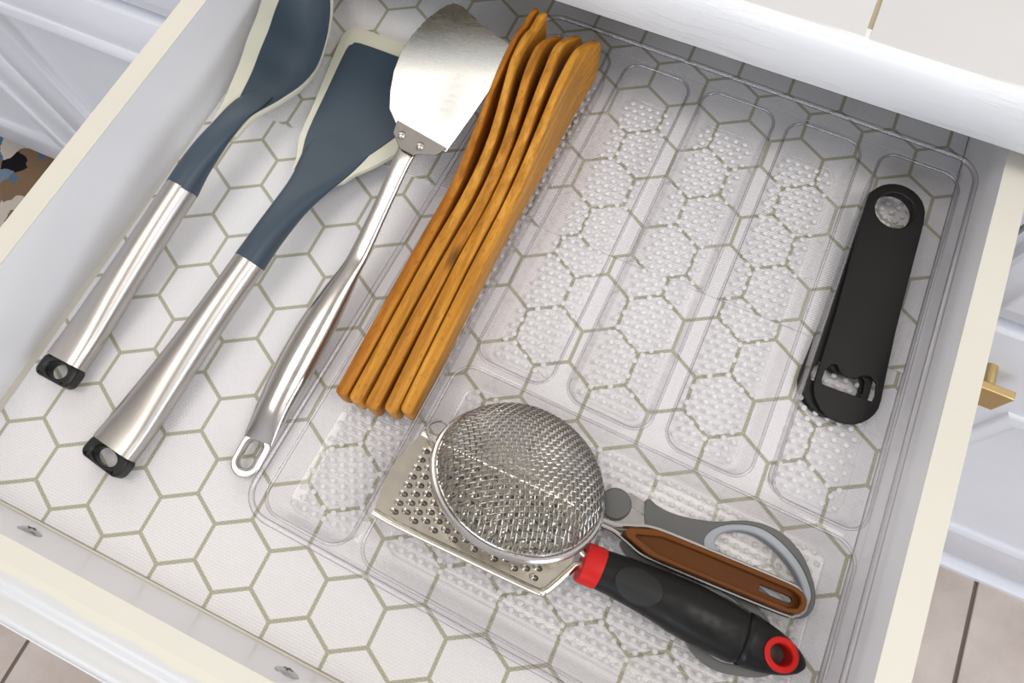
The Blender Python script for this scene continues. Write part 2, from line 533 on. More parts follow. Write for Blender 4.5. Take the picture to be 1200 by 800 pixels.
# worktop
ct = thing('countertop', (10, 58, 8.9), 'white tiled countertop with tan grout and a white painted wood edge above the drawer', 'countertop')
obj('substrate', box(-104, 119, YF - .2, 86, 8.9, 10.0), M_grout, ct, False)
ed = obj('wood_edge', loft([[(x, 32.9, zb), (x, 31.72, zb), (x, 31.5, zb + .25), (x, 31.5, 9.35), (x, 31.6, 9.9), (x, 31.85, 10.28), (x, 32.15, 10.42), (x, 32.9, 10.42)] for x, zb in ((-104, 7.0), (119, 7.0))]), M_rail, ct, angle=60)
ORG[ed] = ORG[ct]
gq = obj('grout_bed', box(-104, 119, 32.2, 86, 9.9, 10.3), M_grout, ct, False)
for i in range(-9, 8):
    x0 = 25.05 + 15.24 * i
    for j in range(3):
        y0, y1 = (32.2, 46.6) if j == 0 else (46.85 + 15.24 * (j - 1), 46.85 + 15.24 * j - .25)
        a, b = x0 + .13, x0 + 15.24 - .13
        if j == 0:
            pr_ = [(y0, 10.1), (y0, 10.38), (y0 + .12, 10.46), (y1 - .1, 10.5), (y1, 10.42), (y1, 10.1)]
        else:
            pr_ = [(y0, 10.1), (y0, 10.42), (y0 + .1, 10.5), (y1 - .1, 10.5), (y1, 10.42), (y1, 10.1)]
        obj('counter_tile', loft([[(a, y, z) for y, z in pr_], [(a + .08, y, z + .03) for y, z in pr_], [(b - .08, y, z + .03) for y, z in pr_], [(b, y, z) for y, z in pr_]]), M_tile, ct, angle=50)

# ------------------------------------------------------------------ the open drawer
dw = thing('drawer', (11, 15, -1), 'open white drawer with cream edges, pulled out of its cabinet', 'drawer')
H = 5.72
xl = lambda y: -11.82 + .0165 * y
YB = 56.0


def skew_wall(y0, y1, xa, xb, z0, z1):
    """wall between inner line xa(y) and outer line xb(y)"""
    v = [(xa(y0), y0, z0), (xb(y0), y0, z0), (xb(y1), y1, z0), (xa(y1), y1, z0)]
    v += [(a, b, z1) for a, b, _ in v]
    return v, [(0, 3, 2, 1), (4, 5, 6, 7), (0, 1, 5, 4), (1, 2, 6, 5), (2, 3, 7, 6), (3, 0, 4, 7)]


def side(xa, xb):
    p = obj('side_panel', skew_wall(-7.4, YB, xa, xb, -1.0, H - .05), M_inner, dw, False)
    e = .03
    q = obj('top_edging', skew_wall(-7.4, YB, xa, xb, H - .05, H), M_cream, p, False)
    return p


side(xl, lambda y: xl(y) - 1.42)
side(lambda y: 34.78, lambda y: 36.2)
yfi = lambda x: -6.02 - .0105 * x                       # inner face of the front


def front_strip(prof, x0, x1, name, m, parent, **k):
    return obj(name, loft([[(x, yfi(x) + dy, z) for dy, z in prof] for x in (x0, x1)]), m, parent, **k)


fp = front_strip([(0, -1.0), (0, H - .04), (-.9, H - .04), (-.9, -1.0)], -11.9, 34.78, 'front_panel', M_inner, dw, smooth=False)
front_strip([(0, H - .04), (0, H), (-.9, H), (-.9, H - .04)], -13.3, 36.2, 'top_edging', M_cream, fp, smooth=False)
M_brushy = mat('brushed_white_front_paint', (.8, .8, .78), .34)
_v = objco(M_brushy, .25, 1, 1)
_n = noise(M_brushy, _v, 70, 5, .7).outputs[0]
_s = nd(M_brushy, 'ShaderNodeSeparateXYZ', {0: nd(M_brushy, 'ShaderNodeTexCoord').outputs['Object']})
_sk = mth(M_brushy, 'ADD', _s.outputs[1], mth(M_brushy, 'MULTIPLY', _s.outputs[0], .0105))
_yy = mth(M_brushy, 'ADD', _sk, mth(M_brushy, 'MULTIPLY', _n, .012))
_f = nd(M_brushy, 'ShaderNodeMapRange', {0: _yy, 1: -.2195, 2: -.2180}).outputs[0]
setin(M_brushy, 'Base Color', mixc(M_brushy, _f, (.60, .595, .58, 1), (.66, .63, .535, 1)))
bump(M_brushy, _n, .25, .0012)
front_strip([(-.9, -3.5), (-.9, H), (-1.5, H), (-1.75, H - .08), (-2.0, H - .36), (-2.3, H - .48), (-2.55, H - .40), (-2.85, H - .40), (-3.15, H - .5), (-3.35, H - .95), (-3.4, H - 1.5), (-3.62, H - 1.6), (-3.7, H - 2.2), (-3.7, -3.5)],
            -15.0, 38.0, 'drawer_front', M_brushy, dw, angle=50)
bead = front_strip([(.01, .0), (.13, .0), (.13, .08), (.08, .15), (.01, .18)], -11.8, 34.75, 'bead', M_cream, fp, smooth=True)
obj('bottom_panel', box(-11.9, 34.85, -6.3, YB, -.95, -.13), M_cream, dw, False)
obj('back_panel', box(-11.0, 34.78, YB - 1.4, YB, -.13, H - .6), M_inner, dw, False)
for x, z in ((-3.8, 2.7), (11.4, 3.2)):
    y = yfi(x)
    prof = [(.62, .0), (.6, .05), (.45, .13), (.2, .19), (.0, .2)]
    s = obj('screw', loft([[(x + r * math.cos(a), y + d, z + r * math.sin(a)) for a in [2 * PI * k / 16 for k in range(16)]] for r, d in [(max(r, .01), d) for r, d in prof]]), M_screw, dw)
    obj('cross_recess', join(box(x - .24, x + .24, y + .19, y + .212, z - .05, z + .05), box(x - .05, x + .05, y + .19, y + .212, z - .24, z + .24)), M_screwdark, s, False)

# shelf liner: two overlapping sheets
l1v = [(-11.25, -5.74), (34.72, -6.22), (34.72, 22.3), (-11.25, 22.3)]
l1 = obj('shelf_liner', ([(x, y, z) for z in (-.12, 0) for x, y in l1v], [(3, 2, 1, 0), (4, 5, 6, 7), (0, 1, 5, 4), (1, 2, 6, 5), (2, 3, 7, 6), (3, 0, 4, 7)]), M_liner, org=(-.10, -.06, 0), smooth=False)
tag(l1, 'white vinyl liner sheet with olive hexagon outlines in the drawer front half', 'shelf liner')
l2v = [(-11.0, 21.75), (34.72, 21.0), (34.72, 54.5), (-10.9, 54.5)]
l2 = obj('shelf_liner', ([(x, y, z) for z in (.03, .10) for x, y in l2v], [(3, 2, 1, 0), (4, 5, 6, 7), (0, 1, 5, 4), (1, 2, 6, 5), (2, 3, 7, 6), (3, 0, 4, 7)]), M_liner2, org=(.78, 1.675, 0), smooth=False)
tag(l2, 'white vinyl liner sheet with olive hexagons running back under the worktop edge', 'shelf liner')

# ------------------------------------------------------------------ clear divided tray
tr = thing('utensil_tray', (20, 16, .1), 'clear plastic divided cutlery tray with nubbed compartments, lying on the hexagon liner', 'tray')
ZW, ZR, FZ = 3.05, 4.2, .32
WELLS = {'L': (6.95, 11.7, -.78, 32.72, 1.1), 'E': (12.4, 33.85, -.78, 10.5, 1.1),
         'A': (12.75, 17.05, 11.1, 32.65, 1.0), 'B': (18.0, 22.6, 11.1, 32.65, 1.0),
         'C': (23.5, 28.0, 11.1, 32.65, 1.0), 'D': (29.15, 33.85, 11.1, 32.72, 1.0)}
# how far each wall has leaned in at the floor: sides, front, back
LEAN = {'L': (.24, .55, .4), 'E': (.45, 1.0, .22)}
for k in 'ABCD': LEAN[k] = (.38, 1.15, .4)
NC = 7


def warp(x, y):
    """the moulded tray sits a touch askew in the drawer"""
    return x + .035 * (y - 16) * (34 - x) / 22, y - (.045 - .025 * y / 33) * (x - 20)


V, F = [], []
BEND = set()


def addring(pts, z):
    n = len(V)
    V.extend((*warp(x, y), z) for x, y in pts)
    return list(range(n, n + len(pts)))


def bridge(a, b):
    for i in range(len(a)):
        j = (i + 1) % len(a)
        F.append((a[i], a[j], b[j], b[i]))


OX0, OX1, OY0, OY1 = 6.85, 33.95, -.88, 32.84
outer = rrect(OX0, OX1, OY0, OY1, 1.2, NC)
fv, ff, loops = fill2d(outer, [rrect(a - .06, b + .06, c - .06, d + .06, r + .06, NC) for a, b, c, d, r in WELLS.values()])
V.extend((*warp(x, y), ZW) for x, y in fv)
F.extend(ff)
prev = loops[0]
for ins, z in [(-.06, ZW + .03), (-.09, ZW + .1), (-.15, ZR - .12), (-.19, ZR - .03), (-.25, ZR)]:
    n0 = len(F)
    r = addring(rrect(OX0 + ins, OX1 - ins, OY0 + ins, OY1 - ins, 1.2 - ins, NC), z)
    bridge(prev, r); prev = r
    if z > ZR - .04 or z < ZW + .05: BEND.update(range(n0, len(F)))
for lp, (k, (a, b, c, d, r)) in zip(loops[1:], WELLS.items()):
    prev = lp
    ls, lf, lb = LEAN[k]
    for t_, z in [(.0, ZW - .03), (.03, ZW - .10), (.26, 2.0), (.48, 1.1), (.62, .68), (.75, .46), (.88, .36), (1.0, FZ)]:
        q = addring(rrect(a + ls * t_, b - ls * t_, c + lf * t_, d - lb * t_, r - .25 * t_, NC), z)
        n0 = len(F)
        bridge(prev, q); prev = q
        if t_ < .1 or t_ > .95: BEND.update(range(n0, len(F)))
    F.append(tuple(prev))
ts = obj('tray_shell', (V, F), M_clear, tr, angle=60)
ts.data.materials.append(M_edge)
for p in ts.data.polygons:
    if p.index in BEND: p.material_index = 1
# the plastic is thicker along its bends: round beads, dark tint painted in for refraction
obj('rim_bead', tube([(*warp(x, y), ZR - .06) for x, y in rrect(OX0 - .27, OX1 + .27, OY0 - .27, OY1 + .27, 1.45, 9)], .15, 16, closed=True), M_bead, tr, angle=80)
for k, (a, b, c, d, r) in WELLS.items():
    obj('opening_bead', tube([(*warp(x, y), ZW - .04) for x, y in rrect(a - .03, b + .03, c - .03, d + .03, r + .03, 9)], .085, 14, closed=True), M_bead, tr, angle=80)
# nubs on the compartment floors
for k, (a, b, c, d, r) in WELLS.items():
    ls, lf, lb = LEAN[k]
    x0, x1, y0, y1 = a + ls + .3, b - ls - .3, c + lf + .3, d - lb - .3
    pt = .56
    nx = int((x1 - x0) / pt); px_ = (x1 - x0) / nx
    ny = int((y1 - y0) / (pt * .87)); py_ = (y1 - y0) / ny
    NV, NF = [], []
    for j in range(ny + 1):
        for i in range(nx + 1 - (j % 2)):
            x, y = warp(x0 + (i + .5 * (j % 2)) * px_, y0 + j * py_)
            n = len(NV)
            for rr, z in ((.165, -.02), (.16, .03), (.11, .085), (.05, .105)):
                NV += [(x + rr * math.cos(2 * PI * q / 10), y + rr * math.sin(2 * PI * q / 10), FZ + .0 + z) for q in range(10)]
            for lv in range(3):
                for q in range(10):
                    q2 = (q + 1) % 10
                    NF.append((n + lv * 10 + q, n + lv * 10 + q2, n + lv * 10 + 10 + q2, n + lv * 10 + 10 + q))
            NF.append(tuple(n + 30 + q for q in range(10)))
            NF.append(tuple(n + q for q in range(10))[::-1])
    o = obj('nub_field', (NV, NF), M_nub, tr, angle=80)
    o['kind'] = 'stuff'

# ------------------------------------------------------------------ bamboo utensils on edge in the left compartment
YS = [0, 8, 12.5, 15.5, 18, 20, 22, 24]                 # from the handle end
ZT = [3.25, 3.5, 3.95, 4.95, 5.85, 6.2, 6.1, 4.9]
ZB = [1.55, 1.5, 1.45, 1.1, .72, .60, .62, 1.6]
bam = [
    ('leftmost bamboo utensil of the row, thin dark-edged, against the tray wall', 6.75, 25.2, [6.86, 6.98, 7.2, 7.22, 7.2, 7.12, 7.1, 7.35], .72, .36, (.36, .125, .010), (.50, .215, .028), 6.25, 1),
    ('second bamboo utensil from the left, flat top leaning on the leftmost one', 6.75, 25.0, [7.68, 7.8, 8.1, 8.2, 7.95, 7.62, 7.62, 7.90], .76, .48, (.47, .20, .022), (.62, .31, .05), 6.35, 1),
    ('middle bamboo utensil of the five, with a dark knot on its handle', 6.75, 24.5, [8.62, 8.68, 8.98, 9.1, 8.9, 8.62, 8.5, 8.72], .76, .55, (.41, .16, .016), (.54, .25, .036), 6.15, 0),
    ('fourth bamboo utensil from the left, round head standing clear of both neighbours', 7.0, 24.7, [9.62, 9.5, 9.72, 9.82, 9.75, 9.62, 9.5, 9.85], .78, .55, (.45, .185, .019), (.59, .285, .044), 6.2, 0),
    ('rightmost bamboo utensil, showing its broad flat face to the compartment wall', 7.3, 24.5, [10.42, 10.36, 10.5, 10.6, 10.62, 10.6, 10.68, 11.05], .74, .54, (.48, .205, .022), (.63, .315, .052), 6.2, 0),
]
for k, (lab, y0, ln, xs, th, hh, ca, cb, zt, slant) in enumerate(bam):
    m = bamboo('bamboo_%s' % 'abcde'[k], ca, cb, k + 1, (.0035, -.021, .034) if k == 2 else None)
    st = []
    for i, yy in enumerate(YS):
        t = th + (hh - th) * max(0, min(1, (yy - 9) / 9))
        q = zt / 6.2 if i > 3 else 1
        st.append((xs[i] + t / 2, y0 + yy * ln / 24, (ZT[i] * q + ZB[i]) / 2, t / 2, (ZT[i] * q - ZB[i]) / 2))
    st = smoothpts(st, 7)
    a, b = st[0], st[-1]
    st = [(a[0], a[1] - .25, a[2], a[3] * .55, a[4] * .75), (a[0], a[1] - .18, a[2], a[3] * .85, a[4] * .92)] + st
    e = st[-1]
    if slant:                                            # square-ended spatula: upper corner juts out
        st = [q for q in st if q[1] < y0 + 22.6 * ln / 24]
        e = st[-1]
        st += [(e[0] + .12, e[1] + .9, 4.6, e[3], zt - 4.6), (e[0] + .18, e[1] + 1.25, 5.35, e[3] * .9, zt - 5.4), (e[0] + .2, e[1] + 1.4, 5.8, e[3] * .7, zt - 5.95)]
    else:
      st += [(e[0], e[1] + .28, e[2], e[3] * .95, e[4] * .72), (e[0], e[1] + .42, e[2], e[3] * .8, e[4] * .35)]
    rings = [sect((x, y, z), (1, 0, 0), w_, h_, 32, 9.0) for x, y, z, w_, h_ in st]
    o = obj('bamboo_utensil', loft(rings), m, org=(9, 18, .4), angle=60)
    tag(o, lab, 'utensil', 'bamboo utensils standing on edge in the tray')
    o['label'] = lab


# ------------------------------------------------------------------ silicone turner
def hang_cap(parent, c, d, hw, length, hh, z0, mat_, hole=(.72, .42)):
    """end cap with a hole; c = centre of its inner edge, d = direction away from the handle"""
    d = Vector(d).normalized(); u = Vector((-d.y, d.x))
    out = rrect(-hw, hw, 0, length, .42, 6)
    hl = oval(0, length * .52, hole[0], hole[1], 24)
    tf = lambda p: (c[0] + u.x * p[0] + d.x * p[1], c[1] + u.y * p[0] + d.y * p[1])
    return obj('end_cap', plate([tf(p) for p in out], [[tf(p) for p in hl]], lambda x, y: z0 + hh, hh * 2), mat_, parent, bevel=.16, seg=3)


t = thing('silicone_turner', (-2, 12, 0), 'slate blue silicone turner with cream edge and steel handle, its head under the metal blade', 'utensil')
zt_ = lambda x, y: 2.0 - (y - 17.5) * .112
out = [(-2.5, 17.6), (-3.15, 19.0), (-3.85, 20.5), (-4.3, 22.5), (-5.15, 26), (-5.85, 29.0), (-5.85, 29.8), (-5.5, 30.25), (-4.9, 30.4), (-1.2, 30.4), (2.6, 30.35), (3.2, 30.1), (3.45, 29.5), (3.4, 28.5), (3.2, 26), (2.85, 23.6), (2.35, 22.0), (1.5, 20.4), (.75, 19.3), (.05, 18.2)]
obj('edge_blade', plate(smoothpts(out, 3, True), [], zt_, .30), M_pale, t, bevel=.1, seg=2)
inn = [(-2.4, 17.7), (-2.95, 19.3), (-3.55, 21), (-4.25, 24.5), (-4.95, 28.1), (-4.85, 28.75), (-4.4, 29.1), (-1.2, 29.1), (2.2, 29.05), (2.6, 28.6), (2.5, 26.4), (1.75, 23.4), (1.0, 21.3), (.35, 19.8), (-.05, 18.2)]
hd = obj('head', plate(smoothpts(inn, 3, True), [], lambda x, y: zt_(x, y) + .06, .42), M_navy, t, bevel=.1, seg=2)
obj('neck', spine([(-1.76, 11.46, 2.24, .90, .86), (-1.62, 13.2, 2.35, .88, .78), (-1.42, 15.6, 2.3, 1.0, .60), (-1.26, 17.2, 2.15, 1.22, .42), (-1.2, 18.8, 1.88, 1.62, .26), (-1.15, 20.6, 1.62, 2.0, .16), (-1.1, 22.0, 1.47, 2.1, .06)], 24, 2.3), M_navy, t)
obj('handle', spine([(-3.42, -.85, .98, 1.36, .66, 3.2), (-3.2, .8, 1.0, 1.30, .70, 3.0), (-2.78, 4, 1.28, 1.13, .82, 2.4), (-2.25, 8, 1.75, .97, .90, 2.1), (-1.75, 11.5, 2.24, .93, .89, 2.0)], 28), M_steel, t)
hang_cap(t, (-3.40, -.72), (-.16, -1), 1.38, 1.28, .44, .84, M_black, (.80, .45))

# ------------------------------------------------------------------ silicone spoon
t = thing('silicone_spoon', (-8, 14, 0), 'slate blue silicone spoon with cream rim and steel handle along the drawer side', 'utensil')


def bowl(parent, name, m, st, shell, lift, k=1.0):
    """crescent sections along the bowl: st = (x, y, rim z, half width, depth); k keeps the lining inside the rim"""
    rings = []
    for x, y, z, hw, dp in smoothpts(st, 5):
        hw = max(hw, .05)
        up, lo = [], []
        kl = max(.35, 1 - 1.7 * k / max(hw, .2)) if k < 1 else 1
        kr = max(.35, 1 - k / max(hw, .2)) if k < 1 else 1
        for q in range(17):
            a = (-1 + q / 8) * (kl if q < 8 else kr)
            h = z - dp * (1 - abs(a) ** 2.2) + lift
            up.append((x + a * hw, y, h))
            lo.append((x + a * hw * .995, y, h - shell * (1 - .55 * abs(a) ** 6)))
        rings.append(up + lo[::-1])
    return obj(name, loft(rings), m, parent, angle=60)


rim = [(-7.52, 18.2, 2.95, .95, .12), (-7.42, 20.0, 3.0, 1.18, .4), (-7.2, 21.6, 3.0, 1.75, .9), (-7.03, 23.2, 3.0, 2.28, 1.4), (-7.2, 24.9, 3.0, 2.62, 1.9), (-7.6, 26.7, 3.0, 2.64, 2.0), (-8.15, 28.4, 3.0, 2.58, 2.0), (-8.65, 30.0, 3.0, 2.3, 1.6), (-9.1, 31.6, 2.95, 1.6, .9), (-9.35, 32.5, 2.9, .6, .2)]
bowl(t, 'bowl_rim', M_pale, rim, .50, 0)
bowl(t, 'bowl', M_navy, rim[:-1], .12, .04, .36)
obj('neck', spine([(-7.97, 13.96, 2.41, .94, .88), (-7.88, 15.4, 2.7, .90, .72), (-7.7, 17.0, 2.92, .88, .52), (-7.53, 18.4, 3.0, .82, .34), (-7.43, 19.8, 2.93, .80, .2), (-7.3, 21.0, 2.60, .85, .1), (-7.2, 22.2, 2.1, .6, .04)], 24, 2.3), M_navy, t)
obj('handle', spine([(-8.86, 2.15, 1.0, 1.16, .62, 3.2), (-8.78, 4.0, 1.05, 1.12, .70, 2.8), (-8.55, 7.2, 1.45, 1.02, .82, 2.3), (-8.25, 10.6, 1.95, .96, .89, 2.1), (-7.97, 14.0, 2.42, .96, .91, 2.0)], 28), M_steel, t)
hang_cap(t, (-8.87, 2.28), (-.04, -1), 1.20, 1.38, .44, .86, M_black, (.66, .47))

# ------------------------------------------------------------------ metal turner
t = thing('metal_turner', (3.6, 12, 0), 'all steel turner with broad bright blade riveted to a hollow stamped handle', 'utensil')
zb_ = lambda x, y: 3.62 + (x - .4) * .18 + (y - 22) * .006
out = [(2.45, 22.35), (1.55, 23.2), (.95, 24.4), (.4, 25.9), (.12, 27.4), (.15, 28.8), (.45, 30.3), (1.05, 31.5), (1.6, 32.0), (2.3, 31.85), (4.6, 30.55), (6.55, 29.65), (6.75, 29.2), (6.9, 27.6), (6.9, 26), (6.72, 24), (6.35, 21.3)]
obj('blade', plate(out, [], zb_, .10), M_blade, t, bevel=.03)
fer = [(2.5, 22.5), (6.3, 21.5), (5.95, 20.9), (5.0, 20.75), (4.6, 20.5), (3.6, 20.7), (3.2, 21.1), (2.7, 21.6)]
zf = lambda x, y: zb_(x, y) + .08 - max(0, 21.2 - y) * .2
obj('mounting_plate', plate(fer, [], lambda x, y: zb_(x, y) + .10, .09), M_ferrule, t, bevel=.03)
for x, y in ((3.3, 21.55), (4.75, 21.15)):
    z = zb_(x, y) + .10
    obj('rivet', loft([[(x + r * math.cos(a), y + r * math.sin(a), z + h) for a in [2 * PI * k / 14 for k in range(14)]] for r, h in ((.26, 0), (.25, .06), (.17, .13), (.01, .16))]), M_stamped, t)
hs = [(3.98, 21.4, 4.06, .62, .10, 2.5), (3.92, 20.2, 3.78, .54, .16, 3), (3.86, 17.5, 2.95, .50, .20, 3), (3.82, 14.6, 2.25, .56, .24, 2.6), (3.76, 13.4, 2.05, .62, .34, 2.2), (3.62, 12.0, 1.8, .82, .52, 2.0), (3.46, 9.8, 1.5, 1.06, .66, 2.0), (3.40, 7.2, 1.25, 1.12, .70, 2.0), (3.42, 4.9, 1.05, 1.0, .60, 2.0), (3.48, 3.8, .94, .94, .46, 2.2), (3.50, 3.1, .86, .89, .28, 2.6), (3.52, 2.75, .82, .86, .19, 2.8)]
obj('handle', spine(hs, 28), M_stamped, t)
ho = rrect(2.66, 4.38, .62, 3.3, .84, 9)
hl = rrect(3.10, 3.94, 1.12, 2.72, .40, 7)
obj('hanging_eye', plate(ho, [hl], lambda x, y: .88 + .03 * (y - 2), .34), M_stamped, t, bevel=.1, seg=3)
obj('eye_bead', tube([(x, y, .92 + .03 * (y - 2)) for x, y in rrect(3.03, 4.01, 1.05, 2.79, .46, 7)], .08, 10, closed=True), M_stamped, t)

# ------------------------------------------------------------------ bottle openers
OPZ = lambda x, y: .95 + (y - 18) * .075


def opener(dx, dy, rot, dz, lab):
    # local frame along the bar: v from the hooked end (0) to the ring end, u across
    L = 15.1
    def hwid(v): return 1.72 + .10 * math.exp(-((v - 2.2) / 1.6) ** 2) - .05 * math.exp(-((v - 7) / 4) ** 2)
    right = [(hwid(v), v) for v in (2.0, 3.5, 6, 9, 12, 13.2)]
    top = [(1.69 * math.cos(a), 13.4 + 1.69 * math.sin(a)) for a in [PI * k / 14 for k in range(1, 14)]]
    left = [(-x, v) for x, v in right[::-1]]
    bot = [(1.82 * math.cos(a), 1.85 + 1.85 * math.sin(a)) for a in [PI + PI * k / 14 for k in range(1, 14)]]
    outl = right + top + left + bot
    ring = oval(0, 13.35, 1.14, 1.14, 28)
    slot = [(-1.36, 1.72), (1.38, 1.72), (1.45, 2.1), (1.36, 2.8), (1.0, 3.08), (.62, 2.98), (.25, 2.68), (-.2, 2.58), (-.62, 2.78), (-.9, 3.12), (-1.18, 3.0), (-1.42, 2.5), (-1.45, 2.0)]
    slot = smoothpts(slot[:2] + slot[2:], 1, True)
    c, s = math.cos(rot), math.sin(rot)
    bx, by = 32.0 + dx, 16.5 + dy
    tf = lambda p: (bx + p[0] * c - p[1] * s, by + p[0] * s + p[1] * c)
    vf = plate([tf(p) for p in outl], [[tf(p) for p in ring], [tf(p) for p in slot]], lambda x, y: OPZ(x, y) + dz, .20)
    o = obj('bottle_opener', vf, M_opener, org=(31.8, 24, .6), bevel=.05, seg=3)
    return tag(o, lab, 'bottle opener', 'black bottle openers stacked in the right compartment')


A0 = .055
opener(0, 0, A0, 0, 'black flat bottle opener lying on top of its stack, whole face showing')
opener(-.66, .10, A0 - .050, -.30, 'black bottle opener in the middle, directly beneath the top one of the stack')
opener(-.86, .16, A0 - .062, -.58, 'black bottle opener at the bottom of the stack, only its edge showing')

# ------------------------------------------------------------------ flat grater with soft handle
t = thing('grater', (20, 4.2, .4), 'flat steel hand grater with black and red handle under the strainer', 'grater')
ROLL = -.13
GZ = lambda x, y: 3.46 - (x - 12) * .085 + ROLL * (y - 4.2)
gout = [(12.3, 6.5), (12.08, 6.42), (11.7, 5.3), (11.52, 4.1), (11.6, 2.9), (11.8, 1.97), (12.0, 1.9), (16, 1.88), (20.4, 1.88), (20.9, 2.1), (21.35, 2.9), (21.5, 3.5), (21.5, 4.9), (21.35, 5.4), (20.9, 6.2), (20.4, 6.4), (16, 6.4)]
holes = []; cent = []
for i in range(15):
    for j in range(9):
        x, y = 12.62 + .53 * i, 2.34 + .475 * j + (.237 if i % 2 else 0)
        if y > 6.1 or x > 20.4 - max(0, abs(y - 4.2) - .9) * .35: continue
        cent.append((x, y))
        holes.append(oval(x + .12, y, .17, .135, 12))
obj('grating_plate', plate(gout, holes, GZ, .06), M_grater, t, angle=30)
TV, TF = [], []
for x, y in cent:
    n = len(TV)
    # half-dome hood in front of each hole, open towards it
    for q in range(9):
        a = PI * .56 + PI * .88 * q / 8
        TV.append((x + .06 + .26 * math.cos(a), y + .19 * math.sin(a), GZ(x, y) + .004))
    for q in range(9):
        a = PI * .56 + PI * .88 * q / 8
        TV.append((x + .05 + .17 * math.cos(a), y + .14 * math.sin(a), GZ(x, y) + .10))
    TV.append((x + .04, y, GZ(x, y) + .14))
    for q in range(8):
        TF.append((n + q, n + q + 1, n + 9 + q + 1, n + 9 + q)); TF.append((n + 9 + q, n + 9 + q + 1, n + 18))
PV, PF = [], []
for x, y in cent:                                        # dark backing put under every hole in place of shade
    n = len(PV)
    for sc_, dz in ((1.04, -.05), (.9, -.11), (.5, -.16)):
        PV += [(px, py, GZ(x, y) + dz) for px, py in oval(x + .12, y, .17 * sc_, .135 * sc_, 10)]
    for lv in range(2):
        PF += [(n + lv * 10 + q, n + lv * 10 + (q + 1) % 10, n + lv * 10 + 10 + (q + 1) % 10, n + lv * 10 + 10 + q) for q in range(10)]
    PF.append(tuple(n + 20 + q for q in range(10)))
g = obj('hole_shade_backing', (PV, PF), M_ferrule, t, angle=80)
g['kind'] = 'stuff'
g = obj('grating_teeth', (TV, TF), M_grater, t, angle=80)
g['kind'] = 'stuff'
fr = [(11.8, 1.92), (13, 1.84), (16, 1.82), (20.3, 1.82), (20.75, 1.95), (21.0, 2.25), (21.55, 3.35), (21.8, 3.75), (22.5, 3.85)]
obj('frame_wire', tube([(x, y, GZ(x, y) + .06) for x, y in smoothpts(fr, 5)], .19, 12), M_grater, t)
fr2 = [(12.1, 6.48), (13, 6.46), (16, 6.46), (20.3, 6.46), (20.75, 6.3), (21.0, 6.0), (21.55, 4.85), (21.8, 4.4), (22.5, 4.25)]
obj('frame_wire', tube([(x, y, GZ(x, y) + .06) for x, y in smoothpts(fr2, 5)], .19, 12), M_grater, t)
# handle: soft grip, thumb pad, red collar, red ring
gz = 2.35
obj('handle', spine([(22.75, 4.0, 2.66, .96, .90, 2.2), (23.6, 4.05, 2.6, 1.02, .96, 2.2), (25.4, 4.08, 2.5, 1.18, 1.05, 2.2), (27.4, 4.02, 2.35, 1.36, 1.12, 2.2), (29.4, 3.94, 2.2, 1.34, 1.06, 2.2), (29.98, 3.93, 2.15, 1.29, 1.02, 2.2), (30.12, 3.93, 2.14, 1.18, .92, 2.2)], 30), M_rubber, t)
# end piece with a real hole
hole = oval(31.95, 3.93, .64, .52, 26)


def cut_hole(o, loop, z0, z1):
    """drill a real hole through a finished mesh; the drill itself is removed again"""
    n = len(loop)
    v = [(x, y, z) for z in (z0, z1) for x, y in loop]
    f = [tuple(range(n))[::-1], tuple(range(n, 2 * n))] + [(i, (i + 1) % n, n + (i + 1) % n, n + i) for i in range(n)]
    d = obj('drill', (v, f), M_rubber, smooth=False, org=tuple(ORG[o]))
    bpy.context.view_layer.update()
    md = o.modifiers.new('hole', 'BOOLEAN'); md.operation = 'DIFFERENCE'; md.object = d; md.solver = 'EXACT'
    me = bpy.data.meshes.new_from_object(o.evaluated_get(bpy.context.evaluated_depsgraph_get()))
    o.modifiers.remove(md); o.data = me
    me.set_sharp_from_angle(angle=math.radians(40))
    bpy.data.objects.remove(d)


hc = obj('handle_tip', spine([(30.13, 3.93, 2.14, 1.10, .84, 2.3), (30.24, 3.93, 2.14, 1.20, .94, 2.3), (30.34, 3.93, 2.13, 1.27, 1.0, 2.3), (30.9, 3.92, 2.06, 1.20, .92, 2.5), (31.7, 3.93, 1.95, 1.04, .78, 2.6), (32.4, 3.94, 1.84, .82, .64, 2.6), (33.0, 3.95, 1.75, .52, .5, 2.4), (33.3, 3.95, 1.71, .22, .3, 2.2)], 32, per=3), M_rubber, t)
cut_hole(hc, hole, -.5, 5)
def ring2(cx, cy, a0, b0, a1, b1, z0, z1, n=30):
    R = []
    for (a, b, z) in ((a0, b0, z0), (a0 - .02, b0 - .02, z1 - .05), (a0 - .08, b0 - .08, z1), (a1 + .05, b1 + .05, z1), (a1, b1, z1 - .08), (a1 - .02, b1 - .02, z0)):
        R.append([(x, y, z - (x - 31.95) * .36) for x, y in oval(cx, cy, a, b, n)])
    R.append(R[0])
    return loft(R, cap=False)
obj('hanging_ring', ring2(31.95, 3.93, .92, .80,   .60, .48, 1.05, 2.76), M_red, t)
obj('collar', spine([(21.92, 3.97, 2.72, .93, .86, 2.4), (22.0, 3.97, 2.71, 1.0, .93, 2.4), (22.7, 4.0, 2.68, 1.01, .96, 2.4), (22.86, 4.0, 2.66, .98, .93, 2.4)], 30, per=1), M_red, t)
tp = []
obj('thumb_pad', loft([[(24.75 + a * 1.15 * k, 3.98 + b * .80 * k, 3.56 + h - (.80 * b * k) ** 2 * .40) for a, b in [(math.cos(2 * PI * q / 30), math.sin(2 * PI * q / 30)) for q in range(30)]] for k, h in ((1.04, -.02), (1.0, .06), (.93, .075), (.6, .075), (.3, .075), (.01, .075))]), M_thumb, t)

